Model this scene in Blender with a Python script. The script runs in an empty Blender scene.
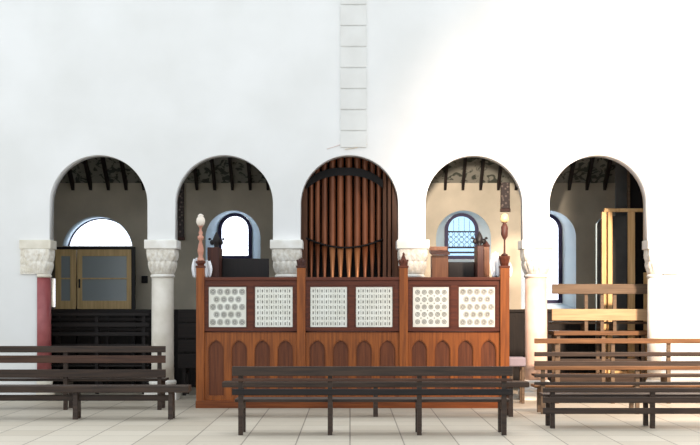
import bpy, bmesh, math, random
from mathutils import Vector, Matrix
random.seed(7)
PI = math.pi
SC = bpy.context.scene
COL = SC.collection
CAM_D, F, HOR, EYE = 20.0, 1240.0, 304.0, 1.55     # metres to the arcade, focal length in px, horizon row, eye height

def X(px, Y): return (px - 350.0) * (Y + CAM_D) / F
def Z(py, Y): return EYE + (HOR - py) * (Y + CAM_D) / F

# ------------------------------------------------------------------ materials
def lin(c):
    def f(v):
        v /= 255.0
        return v / 12.92 if v <= .04045 else ((v + .055) / 1.055) ** 2.4
    return (f(c[0]), f(c[1]), f(c[2]), 1)

def base_mat(name):
    m = bpy.data.materials.new(name); m.use_nodes = True
    nt = m.node_tree
    return m, nt, nt.nodes['Principled BSDF']

def mottled(name, a, b, scale=3, rough=.8, detail=6, bump=0.0, stretch=(1, 1, 1), spec=.3, metallic=0):
    m, nt, p = base_mat(name)
    tc = nt.nodes.new('ShaderNodeTexCoord'); mp = nt.nodes.new('ShaderNodeMapping')
    mp.inputs['Scale'].default_value = stretch
    n = nt.nodes.new('ShaderNodeTexNoise'); n.inputs['Scale'].default_value = scale; n.inputs['Detail'].default_value = detail
    r = nt.nodes.new('ShaderNodeValToRGB')
    r.color_ramp.elements[0].position = .35; r.color_ramp.elements[1].position = .65
    r.color_ramp.elements[0].color = lin(a); r.color_ramp.elements[1].color = lin(b)
    L = nt.links.new
    L(tc.outputs['Object'], mp.inputs['Vector']); L(mp.outputs['Vector'], n.inputs['Vector'])
    L(n.outputs['Fac'], r.inputs['Fac']); L(r.outputs['Color'], p.inputs['Base Color'])
    p.inputs['Roughness'].default_value = rough; p.inputs['Specular IOR Level'].default_value = spec
    p.inputs['Metallic'].default_value = metallic
    if bump:
        bp = nt.nodes.new('ShaderNodeBump'); bp.inputs['Strength'].default_value = bump; bp.inputs['Distance'].default_value = .01
        L(n.outputs['Fac'], bp.inputs['Height']); L(bp.outputs['Normal'], p.inputs['Normal'])
    return m

def wood(name, a, b, axis='z', rough=.5, spec=.3):
    st = {'z': (14, 14, .8), 'x': (.8, 14, 14)}[axis]
    return mottled(name, a, b, scale=2.2, rough=rough, stretch=st, bump=.15, spec=spec, detail=8)

def plain(name, c, rough=.6, spec=.3, metallic=0):
    m, nt, p = base_mat(name)
    p.inputs['Base Color'].default_value = lin(c); p.inputs['Roughness'].default_value = rough
    p.inputs['Specular IOR Level'].default_value = spec; p.inputs['Metallic'].default_value = metallic
    return m

def glass(name, tint, clear=.85):
    m, nt, p = base_mat(name)
    nt.nodes.remove(p)
    out = nt.nodes['Material Output']
    t = nt.nodes.new('ShaderNodeBsdfTransparent'); t.inputs['Color'].default_value = lin(tint)
    tr = nt.nodes.new('ShaderNodeBsdfTranslucent'); tr.inputs['Color'].default_value = lin(tint)
    g = nt.nodes.new('ShaderNodeBsdfGlossy'); g.inputs['Roughness'].default_value = .1
    m1 = nt.nodes.new('ShaderNodeMixShader'); m1.inputs['Fac'].default_value = clear
    m2 = nt.nodes.new('ShaderNodeMixShader'); m2.inputs['Fac'].default_value = .04
    L = nt.links.new
    L(tr.outputs[0], m1.inputs[1]); L(t.outputs[0], m1.inputs[2]); L(m1.outputs[0], m2.inputs[1]); L(g.outputs[0], m2.inputs[2])
    L(m2.outputs[0], out.inputs['Surface'])
    return m

M = {}
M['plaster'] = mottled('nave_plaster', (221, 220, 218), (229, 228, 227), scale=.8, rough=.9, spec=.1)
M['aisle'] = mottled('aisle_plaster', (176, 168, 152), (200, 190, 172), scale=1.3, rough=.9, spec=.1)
M['reveal'] = mottled('blue_lit_reveal_plaster', (206, 222, 230), (218, 230, 236), scale=2, rough=.9, spec=.1)  # white reveals with the blue window light put into the plaster colour
M['stone'] = mottled('cream_stone', (214, 206, 190), (232, 225, 212), scale=4, rough=.8, bump=.1, spec=.15)
M['stone_white'] = mottled('white_stone', (226, 221, 212), (240, 237, 231), scale=5, rough=.8, bump=.1, spec=.15)
M['stone_carved'] = mottled('carved_stone', (212, 203, 188), (238, 233, 224), scale=16, rough=.85, bump=.5, spec=.1, detail=3)
M['shaft_cream'] = mottled('cream_shaft_stone', (205, 196, 180), (226, 218, 206), scale=3, rough=.6, spec=.25)
M['shaft_red'] = mottled('red_marble', (142, 72, 74), (164, 92, 92), scale=5, rough=.35, spec=.4)
M['shaft_pink'] = mottled('pink_marble', (188, 130, 130), (206, 152, 150), scale=5, rough=.35, spec=.4)
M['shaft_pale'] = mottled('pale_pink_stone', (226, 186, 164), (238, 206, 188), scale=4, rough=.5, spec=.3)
M['oak'] = wood('orange_oak', (118, 62, 25), (152, 84, 34), 'z', .42)
M['oak_x'] = wood('orange_oak_rail', (104, 52, 22), (132, 70, 30), 'x', .42)
M['oak_dark'] = wood('red_brown_oak', (78, 36, 22), (100, 48, 28), 'x', .45)
M['oak_panel'] = wood('brown_oak_panel', (88, 46, 26), (114, 62, 34), 'z', .5)
M['grille'] = mottled('white_painted_fretwork', (222, 220, 208), (232, 231, 222), scale=6, rough=.6)
M['grille_back'] = plain('grey_grille_cloth', (150, 146, 140), .9)
M['stall'] = wood('blackened_stall_oak', (16, 11, 11), (26, 17, 16), 'z', .5)
M['stall_red'] = wood('dark_red_stall_oak', (54, 26, 20), (74, 38, 28), 'z', .5)
M['stall_brown'] = wood('mid_brown_stall_oak', (104, 66, 46), (128, 84, 58), 'z', .5)
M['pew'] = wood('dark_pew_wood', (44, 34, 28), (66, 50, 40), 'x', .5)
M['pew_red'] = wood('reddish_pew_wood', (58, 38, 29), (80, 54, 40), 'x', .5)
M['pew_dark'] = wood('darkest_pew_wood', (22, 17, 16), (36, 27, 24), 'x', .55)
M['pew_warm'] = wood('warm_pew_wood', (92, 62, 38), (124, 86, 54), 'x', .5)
M['plank'] = wood('weathered_plank', (92, 75, 59), (112, 92, 73), 'x', .6)
M['plank_pale'] = wood('pale_plank', (168, 138, 104), (192, 160, 122), 'x', .6)
M['timber'] = wood('raw_pale_timber', (206, 164, 110), (228, 190, 138), 'z', .6)
M['door'] = wood('tan_door_wood', (186, 156, 108), (206, 176, 126), 'z', .5)
M['dark'] = plain('near_black_wood', (24, 20, 20), .7)
M['wainscot'] = wood('dark_wainscot_wood', (22, 17, 16), (36, 28, 24), 'z', .6)
M['rafter'] = plain('dark_rafter_timber', (34, 26, 24), .7)
M['copper'] = mottled('brown_copper_pipe', (112, 64, 40), (144, 86, 54), scale=2, rough=.38, stretch=(4, 4, .6), spec=.5, metallic=.35)
M['copper_highlight'] = mottled('highlit_copper_foot', (168, 112, 74), (190, 132, 90), scale=3, rough=.35, metallic=.35)  # highlight on the middle pipe feet, painted as a paler copper
M['organ_wood'] = wood('organ_case_wood', (78, 48, 32), (104, 66, 44), 'z', .5)
M['lead'] = plain('window_lead', (58, 58, 72), .6)
M['frame'] = plain('dark_violet_window_frame', (42, 36, 66), .6)
M['glass_clear'] = glass('bright_window_glass', (250, 250, 255), .9)
M['glass_blue'] = glass('pale_blue_window_glass', (182, 199, 209), .85)
M['pane_grey'] = plain('grey_obscured_pane', (138, 146, 148), .25, .5)
M['board'] = mottled('dark_grey_board', (62, 62, 62), (82, 82, 80), scale=2, rough=.6)
M['blue_edge'] = plain('pale_blue_painted_edge', (168, 190, 200), .5)
M['globe'] = plain('milky_glass_globe', (226, 214, 200), .2, .5)
M['globe_gold'] = plain('gilded_globe', (196, 170, 120), .3, .5)
M['lamp_copper'] = mottled('pink_copper', (176, 118, 98), (200, 146, 124), scale=6, rough=.35, spec=.5, metallic=.2)
M['cloth'] = mottled('white_cloth', (220, 222, 226), (238, 238, 240), scale=6, rough=.9)
M['lilac'] = plain('grey_lilac_cushion', (150, 138, 146), .9)
M['iron'] = plain('black_iron', (22, 22, 24), .5)
M['strip'] = mottled('grey_white_boards', (212, 210, 206), (220, 219, 216), scale=2, rough=.85)
M['cable_pink'] = plain('pinkish_cable', (226, 206, 200), .7)
M['cable_tan'] = plain('tan_cable', (222, 206, 184), .7)

def floor_mat():
    m, nt, p = base_mat('stone_floor_tiles')
    tc = nt.nodes.new('ShaderNodeTexCoord'); br = nt.nodes.new('ShaderNodeTexBrick')
    br.offset = 0; br.inputs['Scale'].default_value = 1
    br.inputs['Brick Width'].default_value = .6; br.inputs['Row Height'].default_value = .6; br.inputs['Mortar Size'].default_value = .008
    br.inputs['Color1'].default_value = lin((188, 178, 162)); br.inputs['Color2'].default_value = lin((176, 165, 148)); br.inputs['Mortar'].default_value = lin((120, 110, 98))
    nt.links.new(tc.outputs['Object'], br.inputs['Vector']); nt.links.new(br.outputs['Color'], p.inputs['Base Color'])
    p.inputs['Roughness'].default_value = .55
    return m
M['floor'] = floor_mat()

def ceiling_mat():                                   # grey boards with scattered painted sprigs
    m, nt, p = base_mat('painted_ceiling_boards')
    tc = nt.nodes.new('ShaderNodeTexCoord')
    n = nt.nodes.new('ShaderNodeTexNoise'); n.inputs['Scale'].default_value = 6.5; n.inputs['Detail'].default_value = 3; n.inputs['Distortion'].default_value = 1.2
    r = nt.nodes.new('ShaderNodeValToRGB')
    e = r.color_ramp.elements
    e[0].position = .40; e[0].color = lin((62, 66, 58)); e[1].position = .47; e[1].color = lin((136, 134, 124))
    nt.links.new(tc.outputs['Object'], n.inputs['Vector']); nt.links.new(n.outputs['Fac'], r.inputs['Fac']); nt.links.new(r.outputs['Color'], p.inputs['Base Color'])
    p.inputs['Roughness'].default_value = .8
    return m
M['ceiling'] = ceiling_mat()

def lattice_mat():
    m, nt, p = base_mat('carved_dark_timber')
    tc = nt.nodes.new('ShaderNodeTexCoord')
    v = nt.nodes.new('ShaderNodeTexVoronoi'); v.inputs['Scale'].default_value = 16
    r = nt.nodes.new('ShaderNodeValToRGB'); e = r.color_ramp.elements
    e[0].position = .22; e[0].color = lin((116, 100, 92)); e[1].position = .38; e[1].color = lin((46, 30, 28))
    nt.links.new(tc.outputs['Object'], v.inputs['Vector']); nt.links.new(v.outputs['Distance'], r.inputs['Fac']); nt.links.new(r.outputs['Color'], p.inputs['Base Color'])
    p.inputs['Roughness'].default_value = .6
    return m
M['carved'] = lattice_mat()

# ------------------------------------------------------------------ mesh helpers (all in world metres)
def box(bm, x0, x1, y0, y1, z0, z1, bev=0):
    b = bmesh.new() if bev else bm
    v = [b.verts.new(c) for c in ((x0,y0,z0),(x1,y0,z0),(x1,y1,z0),(x0,y1,z0),(x0,y0,z1),(x1,y0,z1),(x1,y1,z1),(x0,y1,z1))]
    for f in ((0,3,2,1),(4,5,6,7),(0,1,5,4),(1,2,6,5),(2,3,7,6),(3,0,4,7)): b.faces.new([v[i] for i in f])
    if bev:
        bmesh.ops.bevel(b, geom=list(b.edges), offset=bev, segments=2, affect='EDGES', profile=.5)
        merge(bm, b)
def merge(bm, b):
    me = bpy.data.meshes.new('tmp'); b.to_mesh(me); b.free(); bm.from_mesh(me); bpy.data.meshes.remove(me)
def lathe(bm, prof, cx, cy, seg=24, a0=0, a1=2*PI, smooth=True):
    full = abs(a1 - a0 - 2*PI) < 1e-6
    n = seg if full else seg + 1
    rows = []
    for r, z in prof:
        rows.append([bm.verts.new((cx + r*math.cos(a0+(a1-a0)*i/seg), cy + r*math.sin(a0+(a1-a0)*i/seg), z)) for i in range(n)])
    for a, b in zip(rows, rows[1:]):
        for i in range(seg):
            j = (i+1) % n
            f = bm.faces.new((a[i], a[j], b[j], b[i])); f.smooth = smooth
    if full:
        bm.faces.new(list(reversed(rows[0]))); bm.faces.new(rows[-1])
def tube(bm, pts, r, seg=8):
    pts = [Vector(p) for p in pts]; rows = []
    for i, p in enumerate(pts):
        t = (pts[min(i+1, len(pts)-1)] - pts[max(i-1, 0)]).normalized()
        u = t.cross(Vector((0,1,0)) if abs(t.y) < .9 else Vector((1,0,0))).normalized(); w = t.cross(u)
        rows.append([bm.verts.new(p + r*(math.cos(2*PI*k/seg)*u + math.sin(2*PI*k/seg)*w)) for k in range(seg)])
    for a, b in zip(rows, rows[1:]):
        for k in range(seg):
            f = bm.faces.new((a[k], a[(k+1)%seg], b[(k+1)%seg], b[k])); f.smooth = True
    bm.faces.new(list(reversed(rows[0]))); bm.faces.new(rows[-1])
def prism_yz(bm, poly, x0, x1):
    a = [bm.verts.new((x0, y, z)) for y, z in poly]; b = [bm.verts.new((x1, y, z)) for y, z in poly]
    n = len(poly)
    bm.faces.new(a); bm.faces.new(list(reversed(b)))
    for i in range(n): bm.faces.new((a[i], b[i], b[(i+1)%n], a[(i+1)%n]))
def strip_x(bm, pts_lo, pts_hi, y0, y1):             # a band in the XZ plane between two polylines, thick in Y
    n = len(pts_lo); g = []
    for (xa, za), (xb, zb) in zip(pts_lo, pts_hi):
        g.append([bm.verts.new((xa,y0,za)), bm.verts.new((xb,y0,zb)), bm.verts.new((xb,y1,zb)), bm.verts.new((xa,y1,za))])
    for a, b in zip(g, g[1:]):
        for k in range(4): bm.faces.new((a[k], a[(k+1)%4], b[(k+1)%4], b[k]))
    bm.faces.new(list(reversed(g[0]))); bm.faces.new(g[-1])
def plate(bm, outlines, y0, y1):
    """pierced plate in the XZ plane: first outline is the edge, the others are holes; solid from y0 to y1"""
    cu = bpy.data.curves.new('tmp', 'CURVE'); cu.dimensions = '2D'; cu.fill_mode = 'BOTH'; cu.extrude = abs(y1-y0)/2
    for o in outlines:
        s = cu.splines.new('POLY'); s.points.add(len(o)-1); s.use_cyclic_u = True
        for p, (x, z) in zip(s.points, o): p.co = (x, z, 0, 1)
    ob = bpy.data.objects.new('tmp', cu); COL.objects.link(ob)
    bpy.context.view_layer.update()
    me = bpy.data.meshes.new_from_object(ob.evaluated_get(bpy.context.evaluated_depsgraph_get()))
    bpy.data.objects.remove(ob); bpy.data.curves.remove(cu)
    b = bmesh.new(); b.from_mesh(me); bpy.data.meshes.remove(me)
    ym = (y0+y1)/2
    for v in b.verts: v.co = (v.co.x, ym + v.co.z, v.co.y)
    bmesh.ops.remove_doubles(b, verts=b.verts, dist=1e-5)
    bmesh.ops.recalc_face_normals(b, faces=b.faces)
    merge(bm, b)
def circ(cx, cz, r, n=14): return [(cx + r*math.cos(2*PI*i/n), cz + r*math.sin(2*PI*i/n)) for i in range(n)]
def arch_outline(cx, hw, z0, crown, n=28):           # round-headed opening, counter-clockwise from bottom left
    sp = crown - hw
    return [(cx-hw, z0), (cx+hw, z0)] + [(cx + hw*math.cos(PI*i/n), sp + hw*math.sin(PI*i/n)) for i in range(n+1)]
def gothic(cx, hw, z0, apex, n=8):
    sp = apex - hw*1.35; R = (hw**2 + (apex-sp)**2) / (2*hw)
    pts = [(cx-hw, z0), (cx+hw, z0)]
    a_end = math.asin((apex-sp)/R)
    for i in range(n+1):
        a = a_end*i/n; pts.append((cx+hw-R + R*math.cos(a), sp + R*math.sin(a)))
    for i in range(n-1, -1, -1):
        a = a_end*i/n; pts.append((cx-hw+R - R*math.cos(a), sp + R*math.sin(a)))
    return pts

def root_loc(p):
    while p.parent: p = p.parent
    return p.location
def obj(name, bm, mat, parent=None, label=None):
    bmesh.ops.recalc_face_normals(bm, faces=bm.faces)
    me = bpy.data.meshes.new(name)
    if parent: bmesh.ops.translate(bm, verts=bm.verts, vec=-Vector(root_loc(parent)))
    bm.to_mesh(me); bm.free()
    me.materials.append(mat if not isinstance(mat, str) else M[mat])
    o = bpy.data.objects.new(name, me); COL.objects.link(o)
    if parent: o.parent = parent
    if label: o['label'] = label
    return o
def thing(name, label, cat, loc, group=None):
    o = bpy.data.objects.new(name, None); o.empty_display_size = .2; COL.objects.link(o); o.location = loc
    o['label'] = label; o['category'] = cat
    if group: o['group'] = group
    return o
def struct(o, label=None):
    o['kind'] = 'structure'
    if label: o['label'] = label
    return o
def bxobj(name, mat, parent, *a, bev=.006, label=None):
    b = bmesh.new(); box(b, *a, bev=bev); return obj(name, b, mat, parent, label)

# ------------------------------------------------------------------ the setting
b = bmesh.new(); box(b, -14, 14, -21.5, 3.9, -.2, 0); struct(obj('floor', b, 'floor'))

WT = .30
ARC = [98.5, 224, 349.5, 474.5, 598.5]
AR = 49*CAM_D/F
ZAB, ZSP = Z(240, 0), Z(204, 0)
JL, JR = X(38, 0), X(660, 0)
poly = [(-14, 0), (JL, 0), (JL, ZAB)]
for c in ARC:
    cx = X(c, 0); poly += [(cx-AR, ZAB)] + [(cx - AR*math.cos(PI*i/56), ZSP + AR*math.sin(PI*i/56)) for i in range(57)] + [(cx+AR, ZAB)]
poly += [(JR, ZAB), (JR, 0), (14, 0), (14, 8.6), (-14, 8.6)]
b = bmesh.new(); plate(b, [poly], 0, WT)
struct(obj('wall_front', b, 'plaster'), 'white plastered arcade wall with five round arches')

# the boarded strip over the organ arch, and the cables at its foot
b = bmesh.new()
zs = [148, 131, 110, 89, 68, 47, 26, 5, -20]
for i, (a, c) in enumerate(zip(zs, zs[1:])):
    box(b, X(340.5, 0), X(366.5, 0), -.022, 0, Z(a, 0)+.012, Z(c, 0)-.012)
box(b, X(341, 0), X(366, 0), -.004, 0, Z(148, 0), Z(-20, 0))
trim = struct(obj('trim_1', b, 'strip'), 'pale boarded strip running up the wall above the organ arch')
b = bmesh.new(); tube(b, [(X(327, 0), -.004, Z(149, 0)), (X(335, 0), -.004, Z(146.5, 0)), (X(342, 0), -.018, Z(144, 0))], .005, 6); obj('cable', b, 'cable_pink', trim, 'thin pinkish cable')
b = bmesh.new(); tube(b, [(X(345, 0), -.016, Z(149.5, 0)), (X(355, 0), -.016, Z(148, 0)), (X(367, 0), -.014, Z(144.5, 0))], .005, 6); obj('cable', b, 'cable_tan', trim, 'thin tan cable')

YB = 3.2; BT = .5; ZW = Z(183, YB) + .1                                      # aisle outer wall
WIN = [(-2.19, .325, 2.30), (2.125, .325, 2.30), (3.715, .325, 1.46)]   # centre, frame half width, foot
BIG, CR = .515, 3.30
fan_cx, fan_r, fan_zc, fan_z0 = X(97.5, YB), 35.6*(YB+20)/F, Z(252.6, YB)+.02, Z(246, YB)
def fan_outline(r, n=30):
    a0 = math.asin((fan_z0-fan_zc)/r)
    return [(fan_cx + r*math.cos(a0+(PI-2*a0)*i/n), fan_zc + r*math.sin(a0+(PI-2*a0)*i/n)) for i in range(n+1)]
slit = (X(48.5, YB), X(55.5, YB), Z(307, YB), Z(278, YB))
holes = [arch_outline(cx, BIG, z0, CR) for cx, hw, z0 in WIN]
holes.append(fan_outline(fan_r)); holes.append([(slit[0],slit[2]),(slit[1],slit[2]),(slit[1],slit[3]),(slit[0],slit[3])])
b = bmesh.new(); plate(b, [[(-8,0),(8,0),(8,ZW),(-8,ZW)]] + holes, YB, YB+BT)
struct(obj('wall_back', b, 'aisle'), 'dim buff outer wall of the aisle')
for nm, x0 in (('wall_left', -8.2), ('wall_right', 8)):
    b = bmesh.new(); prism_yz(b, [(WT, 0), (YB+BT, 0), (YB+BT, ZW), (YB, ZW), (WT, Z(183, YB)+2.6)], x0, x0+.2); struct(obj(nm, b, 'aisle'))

# lean-to ceiling with rafters
ZC0, ZC1 = Z(183, YB), Z(183, YB)+2.5
slope = (ZC1-ZC0)/(YB-WT)
b = bmesh.new(); prism_yz(b, [(WT, ZC1), (YB, ZC0), (YB, ZC0+.102), (YB+BT, ZC0+.102), (YB+BT, ZC0+.3), (YB, ZC0+.3), (WT, ZC1+.3)], -8.2, 8.2)
ceil = struct(obj('ceiling', b, 'ceiling'), 'painted boarded lean-to ceiling of the aisle')
xr = 1.777 - .331*28
while xr < 7.9:
    b = bmesh.new(); prism_yz(b, [(WT, ZC1), (WT, ZC1-.14), (YB-.01-.06, ZC0-.14), (YB-.01, ZC0-.14), (YB-.01, ZC0)], xr-.023, xr+.023)
    obj('rafter', b, 'rafter', ceil); xr += .331
b = bmesh.new(); box(b, -8, 8, YB-.035, YB, 0, 1.40)
for i in range(40): box(b, -8+.4*i+.06, -8+.4*i+.34, YB-.05, YB-.03, .15, 1.30)
box(b, -8, 8, YB-.07, YB, 1.40, 1.45)
struct(obj('trim_2', b, 'wainscot'), 'dark panelled wainscot along the aisle wall')

def window(n, cx, hw, z0, label, lead):
    yf = YB + .42
    crown = CR - .02
    root = bpy.data.objects.new('window_%d' % n, None); COL.objects.link(root); root.location = (cx, YB, z0)
    struct(root, label)
    # splayed plaster reveal
    b = bmesh.new(); O = arch_outline(cx, BIG-.001, z0+.001, CR-.001); I = arch_outline(cx, hw, z0+.1, crown)
    N = len(O); A = [b.verts.new((x, YB, z)) for x, z in O]; B = [b.verts.new((x, YB+.49, z)) for x, z in O]; C = [b.verts.new((x, yf, z)) for x, z in I]; D = [b.verts.new((x, YB+.49, z)) for x, z in I]
    for i in range(N):
        j = (i+1) % N
        for P, Q in ((A, C), (C, D), (D, B)): b.faces.new((P[i], P[j], Q[j], Q[i])).smooth = False
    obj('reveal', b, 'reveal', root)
    b = bmesh.new(); gi = arch_outline(cx, hw-.07, z0+.17, crown-.06)
    plate(b, [arch_outline(cx, hw-.002, z0+.102, crown-.002), gi], yf-.03, yf+.03); obj('window_frame', b, 'frame', root)
    b = bmesh.new(); plate(b, [arch_outline(cx, hw-.065, z0+.165, crown-.055)], yf, yf+.006)
    pane = obj('pane', b, 'glass_blue' if lead else 'glass_clear', root)
    b = bmesh.new(); g = hw-.07; top = crown-.06
    def bar(xa, za, xb, zb, r=.006): tube(b, [(xa, yf-.008, za), (xb, yf-.008, zb)], r, 6)
    if lead:
        for zz in (Z(231.7, yf), Z(247.5, yf), Z(252.5, yf)): bar(cx-g, zz, cx+g, zz, .014 if zz > 2.9 else .018)
        zt = Z(231.7, yf)
        for k in range(5):
            for q in range(3):
                c0 = cx - g + g*2*(k+.5)/5; zc = zt - .05 - q*.1
                pts = [(c0 + .042*math.cos(2*PI*i/12), yf-.008, zc + .045*math.sin(2*PI*i/12)) for i in range(13)]
                tube(b, pts, .006, 5)
        for k in range(1, 5): bar(cx-g+2*g*k/5, zt, cx-g+2*g*k/5, zt+math.sqrt(max(0, g*g-(-g+2*g*k/5)**2))*.9+.04, .004)
    else:
        zz = z0 + .4
        while zz < top-.1: 
            w = g if zz < top-g else math.sqrt(g*g-(zz-top+g)**2)
            bar(cx-w, zz, cx+w, zz, .002); zz += .3
    obj('leading', b, 'lead', pane)
    return root
window(1, *WIN[0], 'round-headed window seen through the second arch from left', False)
window(2, *WIN[1], 'round-headed leaded window with blue glass seen through the fourth arch', True)
window(3, *WIN[2], 'tall round-headed window half hidden behind the right column', False)
# fanlight over the doorway
root = bpy.data.objects.new('window_4', None); COL.objects.link(root); root.location = (fan_cx, YB, fan_z0); struct(root, 'bright half-round fanlight in the first arch')
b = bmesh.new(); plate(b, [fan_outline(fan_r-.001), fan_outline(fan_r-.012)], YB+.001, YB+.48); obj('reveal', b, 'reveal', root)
b = bmesh.new(); plate(b, [fan_outline(fan_r-.013), fan_outline(fan_r-.035)], YB+.40, YB+.45); obj('window_frame', b, 'frame', root)
b = bmesh.new(); plate(b, [fan_outline(fan_r-.02)], YB+.42, YB+.426); obj('pane', b, 'glass_clear', root)
root = bpy.data.objects.new('window_5', None); COL.objects.link(root); root.location = (slit[0], YB, slit[2]); struct(root, 'added narrow opening showing a strip of daylight at the left of the doors')  # opening added to show daylight from a gap beside the doors
bxobj('pane', 'glass_clear', root, slit[0], slit[1], YB+.4, YB+.406, slit[2], slit[3], bev=0)

# ------------------------------------------------------------------ columns of the arcade
def capital_mesh(cx, cy, z0, z1, r, hw, half=None):
    b = bmesh.new(); seg, rows = 160, 36; g = []
    for k in range(rows+1):
        t = k/rows; row = []
        e = 2 + 10*t**1.6                                # circle at the necking, square under the abacus
        rad = r*1.02 + (hw-r*1.02)*(t**.55)
        for i in range(seg):
            a = 2*PI*i/seg; c, s = math.cos(a), math.sin(a)
            q = (abs(c)**e + abs(s)**e) ** (-1/e)
            env = math.sin(PI*min(1, max(0, (t-.04)/.92)))**.5 if 0.04 < t < .96 else 0
            leaf = abs(math.sin(a*8 + (PI/2 if t > .5 else 0))) ** .7 * abs(math.sin(t*PI*2)) ** .5
            vein = .8*math.sin(a*32 + t*10)*math.sin(t*30)
            d = env*(.024*leaf + .006*vein) - .008*env
            row.append(b.verts.new((cx + (rad*q+d)*c, cy + (rad*q+d)*s, z0 + (z1-z0)*t)))
        g.append(row)
    for A, B in zip(g, g[1:]):
        for i in range(seg): b.faces.new((A[i], A[(i+1)%seg], B[(i+1)%seg], B[i])).smooth = True
    b.faces.new(list(reversed(g[0]))); b.faces.new(g[-1])
    return b
CY = WT/2
def column(px, label, shaft, capm, cat='column', half=0):
    cx = X(px, CY) if not half else X(px, 0)
    t = thing('stone_column', label, cat, (cx, CY, 0), 'columns of the arcade')
    zc0, zc1 = Z(274, 0), Z(249, 0); r = .177
    zn = Z(277.5, 0)
    if not half:
        b = bmesh.new(); box(b, cx-.26, cx+.26, CY-.26, CY+.26, 0, .14, bev=.01)
        lathe(b, [(.255,.14),(.262,.17),(.25,.20),(.215,.22),(.212,.25),(.225,.27),(.22,.30),(.19,.32)], cx, CY, 32); obj('base', b, capm, t)
        b = bmesh.new(); lathe(b, [(r+.008,.32),(r+.004,.6),(r, zn)], cx, CY, 40); obj('shaft', b, shaft, t)
        b = bmesh.new(); lathe(b, [(r, zn),(r+.02, zn+.012),(r+.022, zn+.03),(r, zc0+.004)], cx, CY, 40); obj('necking', b, capm, t)
        cp = obj('capital', capital_mesh(cx, CY, zc0, zc1, r, .238), 'stone_carved', t)
        b = bmesh.new(); box(b, cx-.262, cx+.262, CY-.262, CY+.262, zc1, ZAB, bev=.012); obj('abacus', b, capm, cp)
    else:
        s = half                                         # +1 : column stands free towards +x
        a0, a1 = (-PI/2, PI/2) if s > 0 else (PI/2, 3*PI/2)
        def hl(prof):
            b = bmesh.new(); lathe(b, [(0, prof[0][1])] + prof + [(0, prof[-1][1])], cx, CY, 24, a0, a1); return b
        obj('base', hl([(.24,0),(.24,.14),(.225,.2),(.2,.24),(.21,.29),(.19,.32)]), capm, t)
        obj('shaft', hl([(r+.008,.32),(r, zn)]), shaft, t)
        obj('necking', hl([(r, zn),(r+.02, zn+.015),(r, zc0+.004)]), capm, t)
        b = capital_mesh(cx, CY, zc0, zc1, r, .205)
        xo = cx - s*.27
        # carved frieze carried back along the wall face
        box(b, min(xo, cx), max(xo, cx), -.03, WT+.03, zc0, zc1)
        cp = obj('capital', b, 'stone_carved', t)
        b = bmesh.new(); xa, xb = sorted((cx - s*.28, cx + s*.225)); box(b, xa, xb, -.06, WT+.06, zc1, ZAB, bev=.01); obj('abacus', b, capm, cp)
        b = bmesh.new()
        for k in range(9):                               # leaf relief on the frieze face
            for q in range(3):
                xx = xo + (cx-xo)*(k+.5)/9 ; zz = zc0 + (zc1-zc0)*(q+.5)/3
                bmesh.ops.create_icosphere(b, subdivisions=2, radius=.028, matrix=Matrix.Translation((xx, -.03, zz)) @ Matrix.Diagonal((.6, .45, 1.9, 1)))
        obj('leaf_carving', b, capm, cp)
    return t
column(37.5, 'red marble half column with carved stone capital at the left end of the arcade', 'shaft_red', 'stone', half=1)
column(162.7, 'cream stone column with carved capital between the doorway arch and the next arch', 'shaft_cream', 'stone_white')
column(287, 'pink shafted column whose carved capital shows just left of the organ pipes', 'shaft_pink', 'stone_white')
column(412.5, 'white column whose carved capital shows just right of the organ pipes', 'shaft_pink', 'stone_white')
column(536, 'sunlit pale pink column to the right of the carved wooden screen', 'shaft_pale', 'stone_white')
column(661, 'white half column at the right end of the arcade beside the stacked benches', 'stone_white', 'stone_white', half=-1)

# ------------------------------------------------------------------ pipe organ in the middle arch
YO = .85
org = thing('pipe_organ', 'pipe organ of brown copper pipes filling the middle arch', 'organ', (X(349.5, YO), YO, 0))
bx0, bx1 = X(297, YO), X(402, YO)
bxobj('wind_chest', 'organ_wood', org, bx0, bx1, YO-.30, YO+.5, 0, 1.80)
bxobj('back_panel', 'dark', org, bx0, bx1, YO+.42, YO+.5, 1.80, 4.15)
for a, c in ((297, 307.5), (392, 402)):
    bxobj('case_post', 'organ_wood', org, X(a, YO), X(c, YO), YO-.08, YO+.42, 1.80, 4.15)
for a, c in ((382.8, 386.3), (387.6, 391)):
    bxobj('case_slat', 'stall_brown', org, X(a, YO), X(c, YO), YO-.06, YO, 1.80, 4.15)
PX = [311.2, 317.6, 324.6, 332.4, 340.4, 348.8, 357.2, 365, 372.3, 378.9]
PR = [2.7, 3.0, 3.4, 3.7, 3.9, 4.1, 3.9, 3.6, 3.2, 2.8]
def mouth_y(px): return 247.5 - 7.5*((px-345.5)/35)**2
for px, pr in zip(PX, PR):
    cx, r = X(px, YO), pr*.0146
    zm = Z(mouth_y(px), YO)
    b = bmesh.new(); lathe(b, [(r*.98, zm),(r, zm+.02),(r, 4.02),(r*1.04, 4.03),(r*1.04, 4.06),(r*.9, 4.06)], cx, YO, 20)
    p = obj('pipe', b, 'copper', org)
    b = bmesh.new(); lathe(b, [(.016, 1.80),(.018, 1.84),(r*.96, zm-.015)], cx, YO, 18); obj('pipe_foot', b, 'copper_highlight' if 330 < px < 362 else 'copper', p)
    b = bmesh.new(); tube(b, [(cx-r*.62, YO-r*.86, zm), (cx+r*.62, YO-r*.86, zm)], .011, 6); obj('mouth', b, 'dark', p)
def band_y(px): return 171.5 + 13*abs((px-345)/38)**2.6
xs = [306 + 77*i/30 for i in range(31)]
b = bmesh.new(); strip_x(b, [(X(p, YO-.1), Z(band_y(p)+4, YO-.1)) for p in xs], [(X(p, YO-.1), Z(band_y(p)-4, YO-.1)) for p in xs], YO-.11, YO-.08)
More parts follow.
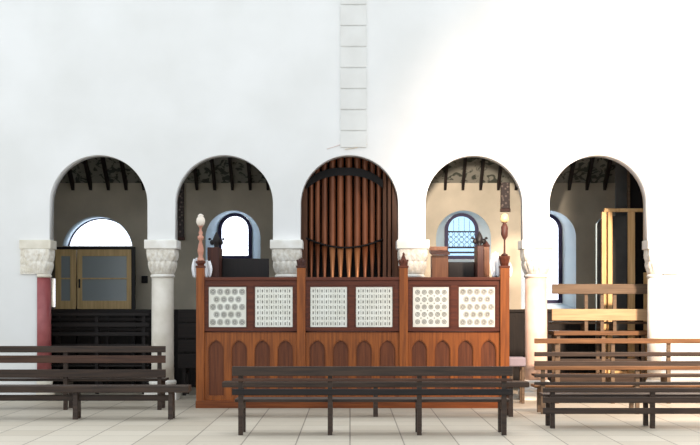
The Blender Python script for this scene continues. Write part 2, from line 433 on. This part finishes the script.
obj('pipe_rack', b, 'stall', org, 'dark curved rack band across the upper pipes')
b = bmesh.new(); tube(b, [(X(p, YO-.09), YO-.085, Z(mouth_y(p), YO-.09)) for p in xs], .014, 8); obj('mouth_rail', b, 'dark', org)

# ------------------------------------------------------------------ carved wooden screen in front of it
YS = -1.5
def sx(p): return X(p, YS)
def sz(p): return Z(p, YS)
scr = thing('carved_screen', 'long orange oak screen with six white fretwork grilles in front of organ', 'screen', (sx(353), YS, 0))
POSTS = [(196.5, 204.5), (297, 305.5), (399.3, 407.8), (500, 509)]
ZT = sz(278)
PTOP = [261, 258, 253, 256]
for i, (a, c) in enumerate(POSTS):
    p = bxobj('post', 'oak', scr, sx(a), sx(c), YS-.05, YS+.09, 0, ZT + (sz(268)-sz(278)))
    cx = (sx(a)+sx(c))/2; w = (sx(c)-sx(a))/2; zb = sz(268); zt = sz(PTOP[i])
    b = bmesh.new()
    cy = YS+.02
    box(b, cx-w*1.15, cx+w*1.15, cy-w*1.15, cy+w*1.15, zb, zb+.035, bev=.006)
    if i in (1, 2):
        lathe(b, [(w*.95, zb+.035),(w*1.05, zb+.09),(w*.55, zb+.14),(w*.25, zt-.03),(w*.3, zt-.015),(.004, zt+.01)], cx, cy, 8, smooth=False)
        for q in range(4):
            a_ = q*PI/2; bmesh.ops.create_icosphere(b, subdivisions=1, radius=.018, matrix=Matrix.Translation((cx+w*.95*math.cos(a_), cy+w*.95*math.sin(a_), zb+.11)))
    else:
        lathe(b, [(w*.8, zb+.035),(w*1.0, zb+.07),(w*1.25, zt-.03),(w*1.25, zt),(w*.6, zt)], cx, cy, 8, smooth=False)
    obj('finial', b, 'oak_dark' if i != 1 else 'stall_red', p)
GR = [((208.7, 246), 'hex'), ((255, 292.5), 'dash'), ((310.4, 347), 'dash'), ((356, 392.4), 'dash'), ((413, 449), 'grid'), ((459, 495), 'hex')]
for k in range(3):
    x0, x1 = sx(POSTS[k][1]), sx(POSTS[k+1][0])
    bxobj('back_board', 'oak_dark', scr, x0, x1, YS+.05, YS+.08, .0, ZT-.01, bev=0)
    g1, g2 = GR[2*k], GR[2*k+1]
    gz0, gz1 = sz(327), sz(287)
    b = bmesh.new(); m = .03
    def rect(a, c, e, f): return [(a, e), (c, e), (c, f), (a, f)]
    plate(b, [rect(x0, x1, sz(332), ZT), rect(sx(g1[0][0])-m, sx(g1[0][1])+m, gz0-m, gz1+m), rect(sx(g2[0][0])-m, sx(g2[0][1])+m, gz0-m, gz1+m)], YS-.005, YS+.05)
    obj('upper_frame', b, 'oak_dark', scr)
    for (a, c), kind in (g1, g2):
        a, c = sx(a), sx(c)
        bb = bxobj('grille_backing', 'grille_back', scr, a-.02, c+.02, YS+.036, YS+.049, gz0-.02, gz1+.02, bev=0)
        hs = []
        W, H = c-a, gz1-gz0
        if kind == 'hex':
            for r_ in range(5):
                n = 5 if r_ % 2 == 0 else 4
                for q in range(n):
                    xx = a + W*(.11 + .195*(q + (0 if n == 5 else .5))); zz = gz1 - H*(.12 + .19*r_)
                    hs += [circ(xx, zz, .045), circ(xx, zz, .036), circ(xx, zz, .029), circ(xx, zz, .010, 8)]
        elif kind == 'grid':
            for r_ in range(5):
                for q in range(5): 
                    xx = a + W*(.13+.185*q); zz = gz1 - H*(.13+.185*r_)
                    hs += [circ(xx, zz, .036), circ(xx, zz, .026), circ(xx, zz, .019), circ(xx, zz, .008, 6)]
            for r_ in range(4):
                for q in range(4): hs.append(circ(a + W*(.2225+.185*q), gz1 - H*(.2225+.185*r_), .011, 4))
        else:
            for q in range(8):
                for r_ in range(7):
                    xx = a + W*(.075+.121*q); zz = gz1 - H*(.09+.137*r_)
                    hs.append([(xx-.0085, zz-.026), (xx+.0085, zz-.026), (xx+.0085, zz+.016), (xx-.0085, zz+.016)])
                    if q < 7:
                        xm = xx + W*.0605; hs.append([(xm-.003, zz-.03), (xm+.003, zz-.03), (xm+.003, zz+.03), (xm-.003, zz+.03)])
        b = bmesh.new(); plate(b, [rect(a, c, gz0, gz1)] + hs, YS+.02, YS+.034)
        obj('fretwork_grille', b, 'grille', scr, {'hex': 'white grille pierced with staggered round rosettes', 'grid': 'white grille pierced with square rows of rings', 'dash': 'white grille pierced with rows of small slots'}[kind])
        b = bmesh.new(); plate(b, [rect(a-m-.001, c+m+.001, gz0-m-.001, gz1+m+.001), rect(a-.004, c+.004, gz0-.004, gz1+.004)], YS+.008, YS+.03)
        obj('grille_surround', b, 'oak_dark', scr)
    b = bmesh.new(); tube(b, [(x0, YS-.008, sz(331.5)), (x1, YS-.008, sz(331.5))], .011, 8); obj('moulding', b, 'stall_red', scr)
    # lower tracery with four pointed panels
    hs = []; w = (x1-x0)
    for q in range(4):
        cx = x0 + w*(q+.5)/4; hs.append(gothic(cx, w*.088, .17, sz(339.5)))
    b = bmesh.new(); plate(b, [rect(x0, x1, .10, sz(332))] + hs, YS, YS+.032); obj('lower_tracery', b, 'oak', scr)
    for q in range(4):
        cx = x0 + w*(q+.5)/4
        b = bmesh.new(); plate(b, [gothic(cx, w*.088+.004, .165, sz(339.5)+.004)], YS+.034, YS+.049); pn = obj('arched_panel', b, 'oak_panel', scr)
        b = bmesh.new(); plate(b, [gothic(cx, w*.088-.001, .171, sz(339.5)-.002), gothic(cx, w*.088-.010, .185, sz(339.5)-.016)], YS+.010, YS+.034); obj('arch_moulding', b, 'oak', pn)
bxobj('top_rail', 'oak_dark', scr, sx(198), sx(507), YS-.03, YS+.10, ZT-.035, ZT+.012)
bxobj('plinth', 'oak_x', scr, sx(196), sx(509.5), YS-.06, YS+.10, 0, .11)
for a, c in ((196.5, 200.5), (505, 509)):
    bxobj('side_panel', 'oak_panel', scr, sx(a), sx(c), YS+.10, -.35, 0, ZT-.02)

# lamp standards on the end posts
def lamp(px, ytop, ybot, label, glb, stem):
    cx, cy = sx(px), YS+.02
    z0 = sz(ybot)+.001
    t = thing('lamp_standard', label, 'lamp', (cx, cy, z0), None)
    return t, cx, cy, z0
t, cx, cy, z0 = lamp(200.5, 214, 261, 'pinkish copper lamp standard with milky globe on left end post of screen', None, None)
L_ = lambda p: sz(p)
b = bmesh.new(); lathe(b, [(.05, z0),(.055, z0+.02),(.03, L_(256)),(.045, L_(253)),(.05, L_(250)),(.035, L_(245)),(.02, L_(241)),(.045, L_(239)),(.048, L_(236.5)),(.022, L_(235)),(.035, L_(232.5)),(.018, L_(231)),(.02, L_(227)),(.045, L_(226))], cx, cy, 20); obj('stem', b, 'lamp_copper', t)
b = bmesh.new(); lathe(b, [(.03, L_(226)),(.055, L_(224.5)),(.068, L_(221.5)),(.062, L_(218.5)),(.04, L_(216.5)),(.046, L_(215.2)),(.012, L_(213.8))], cx, cy, 20); obj('lamp_globe', b, 'globe', t)
t, cx, cy, z0 = lamp(504.7, 214, 256, 'slim brown lamp standard with gilded globe on right end post of screen', None, None)
b = bmesh.new(); lathe(b, [(.05, z0),(.05, z0+.02),(.016, L_(253)),(.012, L_(240)),(.03, L_(238)),(.05, L_(235)),(.052, L_(227)),(.03, L_(224)),(.02, L_(223.3)),(.05, L_(222.4))], cx, cy, 20); obj('stem', b, 'stall_red', t)
b = bmesh.new(); lathe(b, [(.03, L_(222.4)),(.058, L_(221)),(.066, L_(218.5)),(.055, L_(215.5)),(.02, L_(213.5))], cx, cy, 20); obj('lamp_globe', b, 'globe_gold', t)

# white cloth bows behind the end posts
def bow(px, label, lobes):
    cy = YS+.16
    t = thing('cloth_bow', label, 'cloth', (sx(px), cy, ZT+.012), 'white cloths on the screen ends')
    for (pa, pb, ya, yb) in lobes:
        b = bmesh.new(); xa, xb = sx(pa), sx(pb); za, zb = sz(yb), sz(ya); n, mm = 14, 10
        za = max(za, ZT+.013)
        g = []
        for i in range(n+1):
            u = i/n; row = []
            for j in range(mm+1):
                v = j/mm
                wob = .5+.5*math.sin(PI*(v*.85+.1))
                x = xa + (xb-xa)*(.5 + (u-.5)*wob)
                row.append((x, cy + .022*math.sin(u*PI*4+v*2), za + (zb-za)*v - .015*math.sin(u*PI*3)*(v-.1 if v > .1 else 0)))
            g.append(row)
        f = [[b.verts.new((x, y-.008, z)) for x, y, z in r] for r in g]; k = [[b.verts.new((x, y+.008, z)) for x, y, z in r] for r in g]
        for i in range(n):
            for j in range(mm):
                b.faces.new((f[i][j], f[i+1][j], f[i+1][j+1], f[i][j+1])).smooth = True; b.faces.new((k[i][j], k[i][j+1], k[i+1][j+1], k[i+1][j])).smooth = True
        for i in range(n):
            b.faces.new((f[i][0], k[i][0], k[i+1][0], f[i+1][0])); b.faces.new((f[i][mm], f[i+1][mm], k[i+1][mm], k[i][mm]))
        for j in range(mm):
            b.faces.new((f[0][j], f[0][j+1], k[0][j+1], k[0][j])); b.faces.new((f[n][j], k[n][j], k[n][j+1], f[n][j+1]))
        obj('cloth_loop', b, 'cloth', t)
    b = bmesh.new(); bmesh.ops.create_icosphere(b, subdivisions=2, radius=.035, matrix=Matrix.Translation((sx(px), cy, sz(268))) @ Matrix.Diagonal((1.2, .8, 1, 1))); obj('knot', b, 'cloth', t)
bow(200.5, 'white gathered cloth on both sides of the left end post', [(190, 200, 258, 277.5), (200.5, 211, 260, 277.5)])
bow(503, 'white gathered cloth showing mostly left of the right end post', [(491.5, 502, 252, 277.5), (504, 514, 262, 277)])

# ------------------------------------------------------------------ choir stalls between the screen and the arcade
YC = -.8
def cxp(p): return X(p, YC)
def cz(p): return Z(p, YC)
def poppy(cx, cy, z0, z1, w):
    b = bmesh.new(); h = z1-z0
    lathe(b, [(w*.7, z0),(w*.5, z0+h*.12),(w*.75, z0+h*.3),(w*.9, z0+h*.45),(w*.6, z0+h*.7),(w*.3, z0+h*.88),(.004, z1)], cx, cy, 10)
    for s in (-1, 1):
        bmesh.ops.create_icosphere(b, subdivisions=2, radius=w*.55, matrix=Matrix.Translation((cx+s*w*.95, cy, z0+h*.35)) @ Matrix.Diagonal((1, .6, 1.1, 1)))
        bmesh.ops.create_icosphere(b, subdivisions=2, radius=w*.35, matrix=Matrix.Translation((cx+s*w*1.5, cy, z0+h*.55)) @ Matrix.Diagonal((1, .6, .8, 1)))
    return b
def stall(a, c, top, ends, label, mats):
    x0, x1 = cxp(a), cxp(c)
    t = thing('choir_stall', label, 'stall', ((x0+x1)/2, YC, 0))
    bxobj('back_panel', mats[0], t, x0, x1, YC, YC+.05, 0, cz(top), bev=.01)
    bxobj('seat', mats[0], t, x0, x1, YC-.4, YC, .42, .46)
    for ea, ec, et, pt in ends:
        e = bxobj('bench_end', mats[1], t, cxp(ea), cxp(ec), YC-.42, YC+.06, 0, cz(et), bev=.01)
        obj('poppyhead', poppy((cxp(ea)+cxp(ec))/2+.015, YC-.1, cz(et), cz(pt), .07), mats[2], e)
    return t
stall(222, 269, 258.5, [(210.5, 222, 248.5, 232)], 'blackened high backed choir stall with carved poppyhead behind left grilles', ['stall', 'stall_red', 'stall'])
stall(448, 474.5, 262, [(474.5, 481, 247, 231.5)], 'blackened choir stall below the leaded window behind right grilles', ['stall', 'stall_red', 'stall'])
YC2 = -.8
t = thing('pinnacle_post', 'brown wooden post with pointed top right of the dark stall', 'post', (cxp(485.5), YC2, 0))
bxobj('shaft', 'stall_brown', t, cxp(482.3), cxp(488.8), YC-.1, YC+.02, 0, cz(247))
b = bmesh.new(); lathe(b, [(.065, cz(247)),(.07, cz(246)),(.045, cz(244)),(.03, cz(242)),(.004, cz(240.5))], cxp(485.5), YC-.04, 8, smooth=False); obj('pointed_cap', b, 'stall_red', t)
t = thing('reading_desk', 'mid brown wooden desk standing right of the pipe organ', 'desk', (cxp(438.5), YC, 0))
bxobj('desk_body', 'stall_brown', t, cxp(430.5), cxp(446.5), YC-.35, YC+.0, 0, cz(256))
b = bmesh.new(); prism_yz(b, [(YC-.42, cz(256)), (YC+.02, cz(252)), (YC+.02, cz(250)), (YC-.42, cz(254))], cxp(429.3), cxp(447.7)); obj('sloped_top', b, 'stall_red', t)
bxobj('gallery_rail', 'stall_brown', t, cxp(429.5), cxp(447.5), YC+.0, YC+.03, cz(252), cz(246.5))

# ------------------------------------------------------------------ aisle things
# glazed door screen in the first arch
YD = 2.6
dx = lambda p: X(p, YD)
dz = lambda p: Z(p, YD)
t = thing('glazed_door', 'tan wooden glazed door pair standing below the bright fanlight', 'door', (dx(95), YD, 0))
def leaf(a, c, stile, label):
    x0, x1 = dx(a), dx(c); s0, s1 = dx(a)+stile, dx(c)-stile
    b = bmesh.new(); zt, zm, zb = dz(249.5), dz(278.5), dz(309)
    plate(b, [[(x0, zb), (x1, zb), (x1, zt), (x0, zt)], [(s0, zb+.15), (s1, zb+.15), (s1, zm-.012), (s0, zm-.012)], [(s0, zm+.012), (s1, zm+.012), (s1, zt-.12), (s0, zt-.12)]], YD-.025, YD+.025)
    L_ = obj('door_leaf', b, 'door', t, label)
    for za, zc in ((zb+.15, zm-.012), (zm+.012, zt-.12)):
        bxobj('pane', 'pane_grey', L_, s0-.003, s1+.003, YD-.004, YD+.004, za-.003, zc+.003, bev=0)
    p = bxobj('lower_panel', 'wainscot', L_, x0, x1, YD-.025, YD+.025, .02, zb)
    return L_
lf = leaf(55.5, 76.3, .105, 'narrow tan leaf with two grey panes')
lf = leaf(77.6, 131.5, .085, 'wide tan leaf with two large grey panes')
bxobj('door_handle', 'iron', lf, dx(79.2), dx(80.6), YD-.06, YD-.025, dz(288), dz(279))
bxobj('door_post', 'stall', t, dx(131.6), dx(135.4), YD-.04, YD+.04, 0, dz(247))
bxobj('door_header', 'stall', t, dx(55), dx(131.6), YD-.04, YD+.04, dz(249.4), dz(246.8))
t = thing('switch_box', 'small black box fixed on the aisle wall right of the doors', 'box', (X(145, YB), YB, Z(283, YB)))
bb = bxobj('box_body', 'iron', t, X(142, YB), X(148, YB), YB-.07, YB, Z(283, YB), Z(276, YB), bev=.008)
bxobj('box_lid', 'dark', bb, X(142.6, YB), X(147.4, YB), YB-.08, YB-.07, Z(282.4, YB), Z(276.6, YB), bev=.002)
# carved wall posts under the rafters
YW = YB-.12
for a, c, yb_, lab in ((176, 183.5, 240, 'dark carved timber wall post at left edge of the second arch'), (501.2, 509.8, 211.5, 'dark carved timber wall post hanging above the right lamp standard')):
    x0, x1 = X(a, YW), X(c, YW)
    t = thing('wall_post', lab, 'post', ((x0+x1)/2, YB, Z(yb_, YW)), 'carved timber wall posts')
    ztop = ZC0 - .0
    bxobj('carved_shaft', 'carved', t, x0, x1, YW, YB-.001, Z(yb_-3, YW), ztop-.001)
    bxobj('foot_block', 'stall_red', t, x0-.01, x1+.01, YW-.02, YB-.001, Z(yb_, YW), Z(yb_-3, YW))

# ------------------------------------------------------------------ pews and benches
def pew(name, label, x0, x1, Y, rails, seat_z, mat, base=0, ends=None, group=None, cat='pew', depth=.42, endmat=None, railmats=None, inset=.07, mids=1):
    """rails: (z0, z1) boards on the camera side of the uprights; the seat lies beyond them"""
    top = max(r[1] for r in rails)
    t = thing(name, label, cat, ((x0+x1)/2, Y, base), group)
    endmat = endmat or mat
    for i, (a, c) in enumerate(rails):
        bxobj('back_rail', (railmats or {}).get(i, mat), t, x0, x1, Y, Y+.032, a, c, bev=.006)
    pos = [x0+inset, x1-inset-.055] + [x0+inset + (x1-x0-2*inset)*(k+1)/(mids+1) for k in range(mids)]
    for i, xx in enumerate(pos):
        b = bmesh.new(); y0 = Y+.033
        pts = [(y0, base), (y0+.06, base), (y0+.07, seat_z-.12), (y0+depth-.06, seat_z-.12), (y0+depth-.07, base), (y0+depth, base), (y0+depth, seat_z-.036), (y0+.08, seat_z-.036), (y0+.055, top-.03), (y0, top-.03)]
        prism_yz(b, pts, xx, xx+.055); obj('bench_end' if i < 2 else 'middle_support', b, endmat, t)
    bxobj('seat', mat, t, x0+.02, x1-.02, Y+.115, Y+.033+depth+.03, seat_z-.035, seat_z, bev=.006)
    return t
def bench(label, x0, x1, Y, zt, mat, th=.06, depth=.32, name='plain_bench'):
    t = thing(name, label, 'bench', ((x0+x1)/2, Y, 0))
    bxobj('seat', mat, t, x0, x1, Y, Y+depth, zt-th, zt, bev=.008)
    n = 3
    for i in range(n):
        xx = x0+.25 + (x1-x0-.5)*i/(n-1)
        b = bmesh.new(); prism_yz(b, [(Y+.03, 0), (Y+.1, 0), (Y+.13, .1), (Y+depth-.13, .1), (Y+depth-.1, 0), (Y+depth-.03, 0), (Y+depth-.06, zt-th), (Y+.06, zt-th)], xx-.03, xx+.03); obj('leg', b, mat, t)
    bxobj('stretcher', mat, t, x0+.28, x1-.28, Y+depth/2-.02, Y+depth/2+.02, zt-th-.12, zt-th-.04)
    return t
def rl(Y, *ys): return [(Z(bq, Y), Z(aq, Y)) for aq, bq in ys]

# left: aisle pews behind the columns (high slatted backs), then the nave pew and a plain bench
Y = 1.3
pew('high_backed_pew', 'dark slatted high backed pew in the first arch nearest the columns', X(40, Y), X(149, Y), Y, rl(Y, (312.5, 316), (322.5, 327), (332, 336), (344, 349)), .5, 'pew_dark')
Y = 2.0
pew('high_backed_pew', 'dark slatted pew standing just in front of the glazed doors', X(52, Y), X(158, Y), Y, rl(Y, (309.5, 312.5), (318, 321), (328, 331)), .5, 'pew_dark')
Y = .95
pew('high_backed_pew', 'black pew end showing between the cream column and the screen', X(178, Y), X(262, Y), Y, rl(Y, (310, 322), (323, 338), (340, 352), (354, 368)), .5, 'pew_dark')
Y = -1.9
pew('slatted_pew', 'long dark slatted pew at the left in front of red column', X(-40, Y), X(165.5, Y), Y, rl(Y, (346, 352.5), (355.5, 363), (369.5, 377.5)), .45, 'pew', railmats={1: 'pew_red'})
Y = -3.4
bench('long dark backless bench at lower left in front of the slatted pew', X(-40, Y), X(188.5, Y), Y, Z(386, Y), 'pew', .09)
Y = -5.4
pew('slatted_pew', 'dark slatted pew standing in front of the carved screen', X(232, Y), X(513, Y), Y, rl(Y, (366.5, 376), (378.5, 381.5), (389, 395)), .42, 'pew', railmats={1: 'pew_red', 2: 'pew_dark'}, mids=2)
Y = -3.0
bench('dark backless bench between the carved screen and the pew before it', X(222, Y), X(529.5, Y), Y, Z(382, Y), 'pew', .075)
# right: pews by the sunlit column
Y = -.75
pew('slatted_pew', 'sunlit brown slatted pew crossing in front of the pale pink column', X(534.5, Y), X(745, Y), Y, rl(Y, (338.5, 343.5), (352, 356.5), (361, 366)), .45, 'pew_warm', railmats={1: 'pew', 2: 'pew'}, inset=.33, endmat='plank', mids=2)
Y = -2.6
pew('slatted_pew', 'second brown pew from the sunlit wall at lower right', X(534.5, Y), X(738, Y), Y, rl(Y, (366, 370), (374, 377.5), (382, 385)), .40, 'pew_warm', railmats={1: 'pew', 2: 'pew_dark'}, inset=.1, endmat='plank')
Y = -4.6
pew('slatted_pew', 'nearest dark brown pew at lower right', X(543, Y), X(760, Y), Y, rl(Y, (388, 392.5), (397, 403), (408, 414)), .42, 'pew', inset=.1)
# stool
Y = -.6
t = thing('wooden_stool', 'small pale legged stool with grey seat between the screen and sunlit column', 'stool', (X(516, Y), Y, 0))
bxobj('seat', 'lilac', t, X(507.8, Y), X(524.5, Y), Y-.16, Y+.14, Z(366, Y), Z(357, Y), bev=.02)
for p in (509, 520.5):
    for yy in (Y-.13, Y+.08):
        bxobj('leg', 'plank', t, X(p, Y), X(p+3, Y), yy, yy+.04, 0, Z(366, Y))
# table with a pew stood on top, in the right-hand arch
Y = .62
tx0, tx1 = X(553, Y), X(652, Y)
t = thing('trestle_table', 'high plank table in the right arch carrying a weathered pew', 'table', ((tx0+tx1)/2, Y, 0))
ztab = Z(331, Y)
bxobj('table_top', 'pew_warm', t, tx0, tx1, Y-.1, Y+.5, ztab-.07, ztab)
for xx in (X(556, Y), X(601, Y), X(641, Y)):
    for yy in (Y-.06, Y+.40): bxobj('leg', 'plank', t, xx, xx+.06, yy, yy+.06, 0, ztab-.07)
for zz in (.25, .55): bxobj('rail', 'pew', t, X(556, Y)+.06, X(641, Y), Y-.05, Y-.02, zz, zz+.09)
pw = pew('weathered_pew', 'weathered grey brown pew stood on the high table in the right arch', X(552, Y), X(650, Y), Y, rl(Y, (284, 294), (309, 320.5)), Z(322, Y), 'plank', base=ztab, inset=.55, depth=.38, railmats={1: 'plank_pale'})
# raw timber frame, dark boards
Y = 1.35
t = thing('timber_frame', 'tall raw pale timber frame standing in the right arch', 'frame', (X(625, Y), Y, 0))
for a, c, top in ((601.5, 606, 212), (607.5, 612, 212), (628, 634.6, 212)):
    bxobj('upright', 'timber', t, X(a, Y), X(c, Y), Y-.04, Y+.04, 0, Z(top, Y))
bxobj('upright', 'timber', t, X(643.8, Y), X(648.4, Y), Y-.04, Y+.04, 0, Z(272.5, Y))
bxobj('cross_rail', 'timber', t, X(604, Y), X(648, Y), Y-.04, Y+.04, Z(212, Y), Z(208.5, Y))
bxobj('cross_rail', 'timber', t, X(601.5, Y), X(648.4, Y), Y+.04, Y+.07, .3, .4)
Y = 1.75
t = thing('tall_board', 'tall dark grey board with pale edge behind the timber frame', 'board', (X(623, Y), Y, 0))
bxobj('panel', 'board', t, X(615.5, Y), X(627, Y), Y, Y+.04, 0, Z(162, Y))
bxobj('edge_strip', 'plank', t, X(627.4, Y), X(630, Y), Y-.02, Y+.04, 0, Z(160, Y))
t = thing('dark_partition', 'black partition board against the right side of right arch', 'board', (X(640, Y), Y, 0))
bxobj('panel', 'dark', t, X(631, Y), X(665, Y), Y+.06, Y+.10, 0, Z(158, Y)-.02)
Y = 1.55
t = thing('leaning_sash', 'dark sash with pale blue edge standing left of the timber frame', 'sash', (X(605, Y), Y, 0))
b = bmesh.new(); plate(b, [[(X(596, Y), 0), (X(627, Y), 0), (X(627, Y), Z(216, Y)), (X(603, Y), Z(216, Y)), (X(596, Y), Z(224, Y))]], Y, Y+.03); obj('panel', b, 'board', t)
b = bmesh.new(); tube(b, [(X(596.2, Y), Y-.01, 0), (X(596.2, Y), Y-.01, Z(224, Y)), (X(603, Y), Y-.01, Z(216, Y))], .014, 6); obj('edge_bead', b, 'blue_edge', t)
# ------------------------------------------------------------------ light
w = bpy.data.worlds.new('World'); SC.world = w; w.use_nodes = True
bg = w.node_tree.nodes['Background']; bg.inputs['Color'].default_value = (.87, .945, 1, 1); bg.inputs['Strength'].default_value = 1.32
def area(name, loc, target, size, power, color):
    l = bpy.data.lights.new(name, 'AREA'); l.energy = power; l.size = size; l.color = color
    o = bpy.data.objects.new(name, l); COL.objects.link(o); o.location = loc
    o.rotation_euler = (Vector(target)-Vector(loc)).to_track_quat('-Z', 'Y').to_euler(); return o
wn = w.node_tree.nodes; wl = w.node_tree.links.new                # the open sky beyond the aisle windows is brighter than the nave
wt = wn.new('ShaderNodeTexCoord'); ws = wn.new('ShaderNodeSeparateXYZ'); wm = wn.new('ShaderNodeMapRange')
wm.inputs['From Min'].default_value = .05; wm.inputs['From Max'].default_value = .4; wm.inputs['To Min'].default_value = 1.32; wm.inputs['To Max'].default_value = 3.4
wl(wt.outputs['Generated'], ws.inputs[0]); wl(ws.outputs['Y'], wm.inputs['Value']); wl(wm.outputs[0], bg.inputs['Strength'])
def spot(name, loc, target, ang, blend, power, size, color):
    l = bpy.data.lights.new(name, 'SPOT'); l.energy = power; l.spot_size = math.radians(ang); l.spot_blend = blend; l.shadow_soft_size = size; l.color = color
    o = bpy.data.objects.new(name, l); COL.objects.link(o); o.location = loc
    o.rotation_euler = (Vector(target)-Vector(loc)).to_track_quat('-Z', 'Y').to_euler(); return o
spot('nave_window_light', (6.6, -11.5, 8.0), (5.7, 0, 2.4), 52, 1, 17500, .6, (1, .77, .58))
sp = bpy.data.lights.new('added_aisle_spot', 'SPOT'); sp.energy = 9000; sp.spot_size = math.radians(14); sp.spot_blend = .5; sp.shadow_soft_size = .25; sp.color = (1, .85, .70)  # added spot out in the nave, brightens the aisle wall behind the fourth arch
so = bpy.data.objects.new('added_aisle_spot', sp); COL.objects.link(so); so.location = (.8, -11, 3.4)
so.rotation_euler = (Vector((2.36, 3.2, 3.35))-so.location).to_track_quat('-Z', 'Y').to_euler()

# ------------------------------------------------------------------ camera
cam = bpy.data.cameras.new('Camera'); co = bpy.data.objects.new('Camera', cam); COL.objects.link(co)
co.location = (0, -CAM_D, EYE); co.rotation_euler = (PI/2, 0, 0)
cam.sensor_width = 36; cam.lens = 36*F/700; cam.shift_y = (HOR-222.5)/700; cam.clip_end = 200
SC.camera = co
SC.view_settings.view_transform = 'Standard'; SC.view_settings.look = 'None'; SC.view_settings.gamma = 1
SC.view_settings.exposure = .2
SC.cycles.use_denoising = True
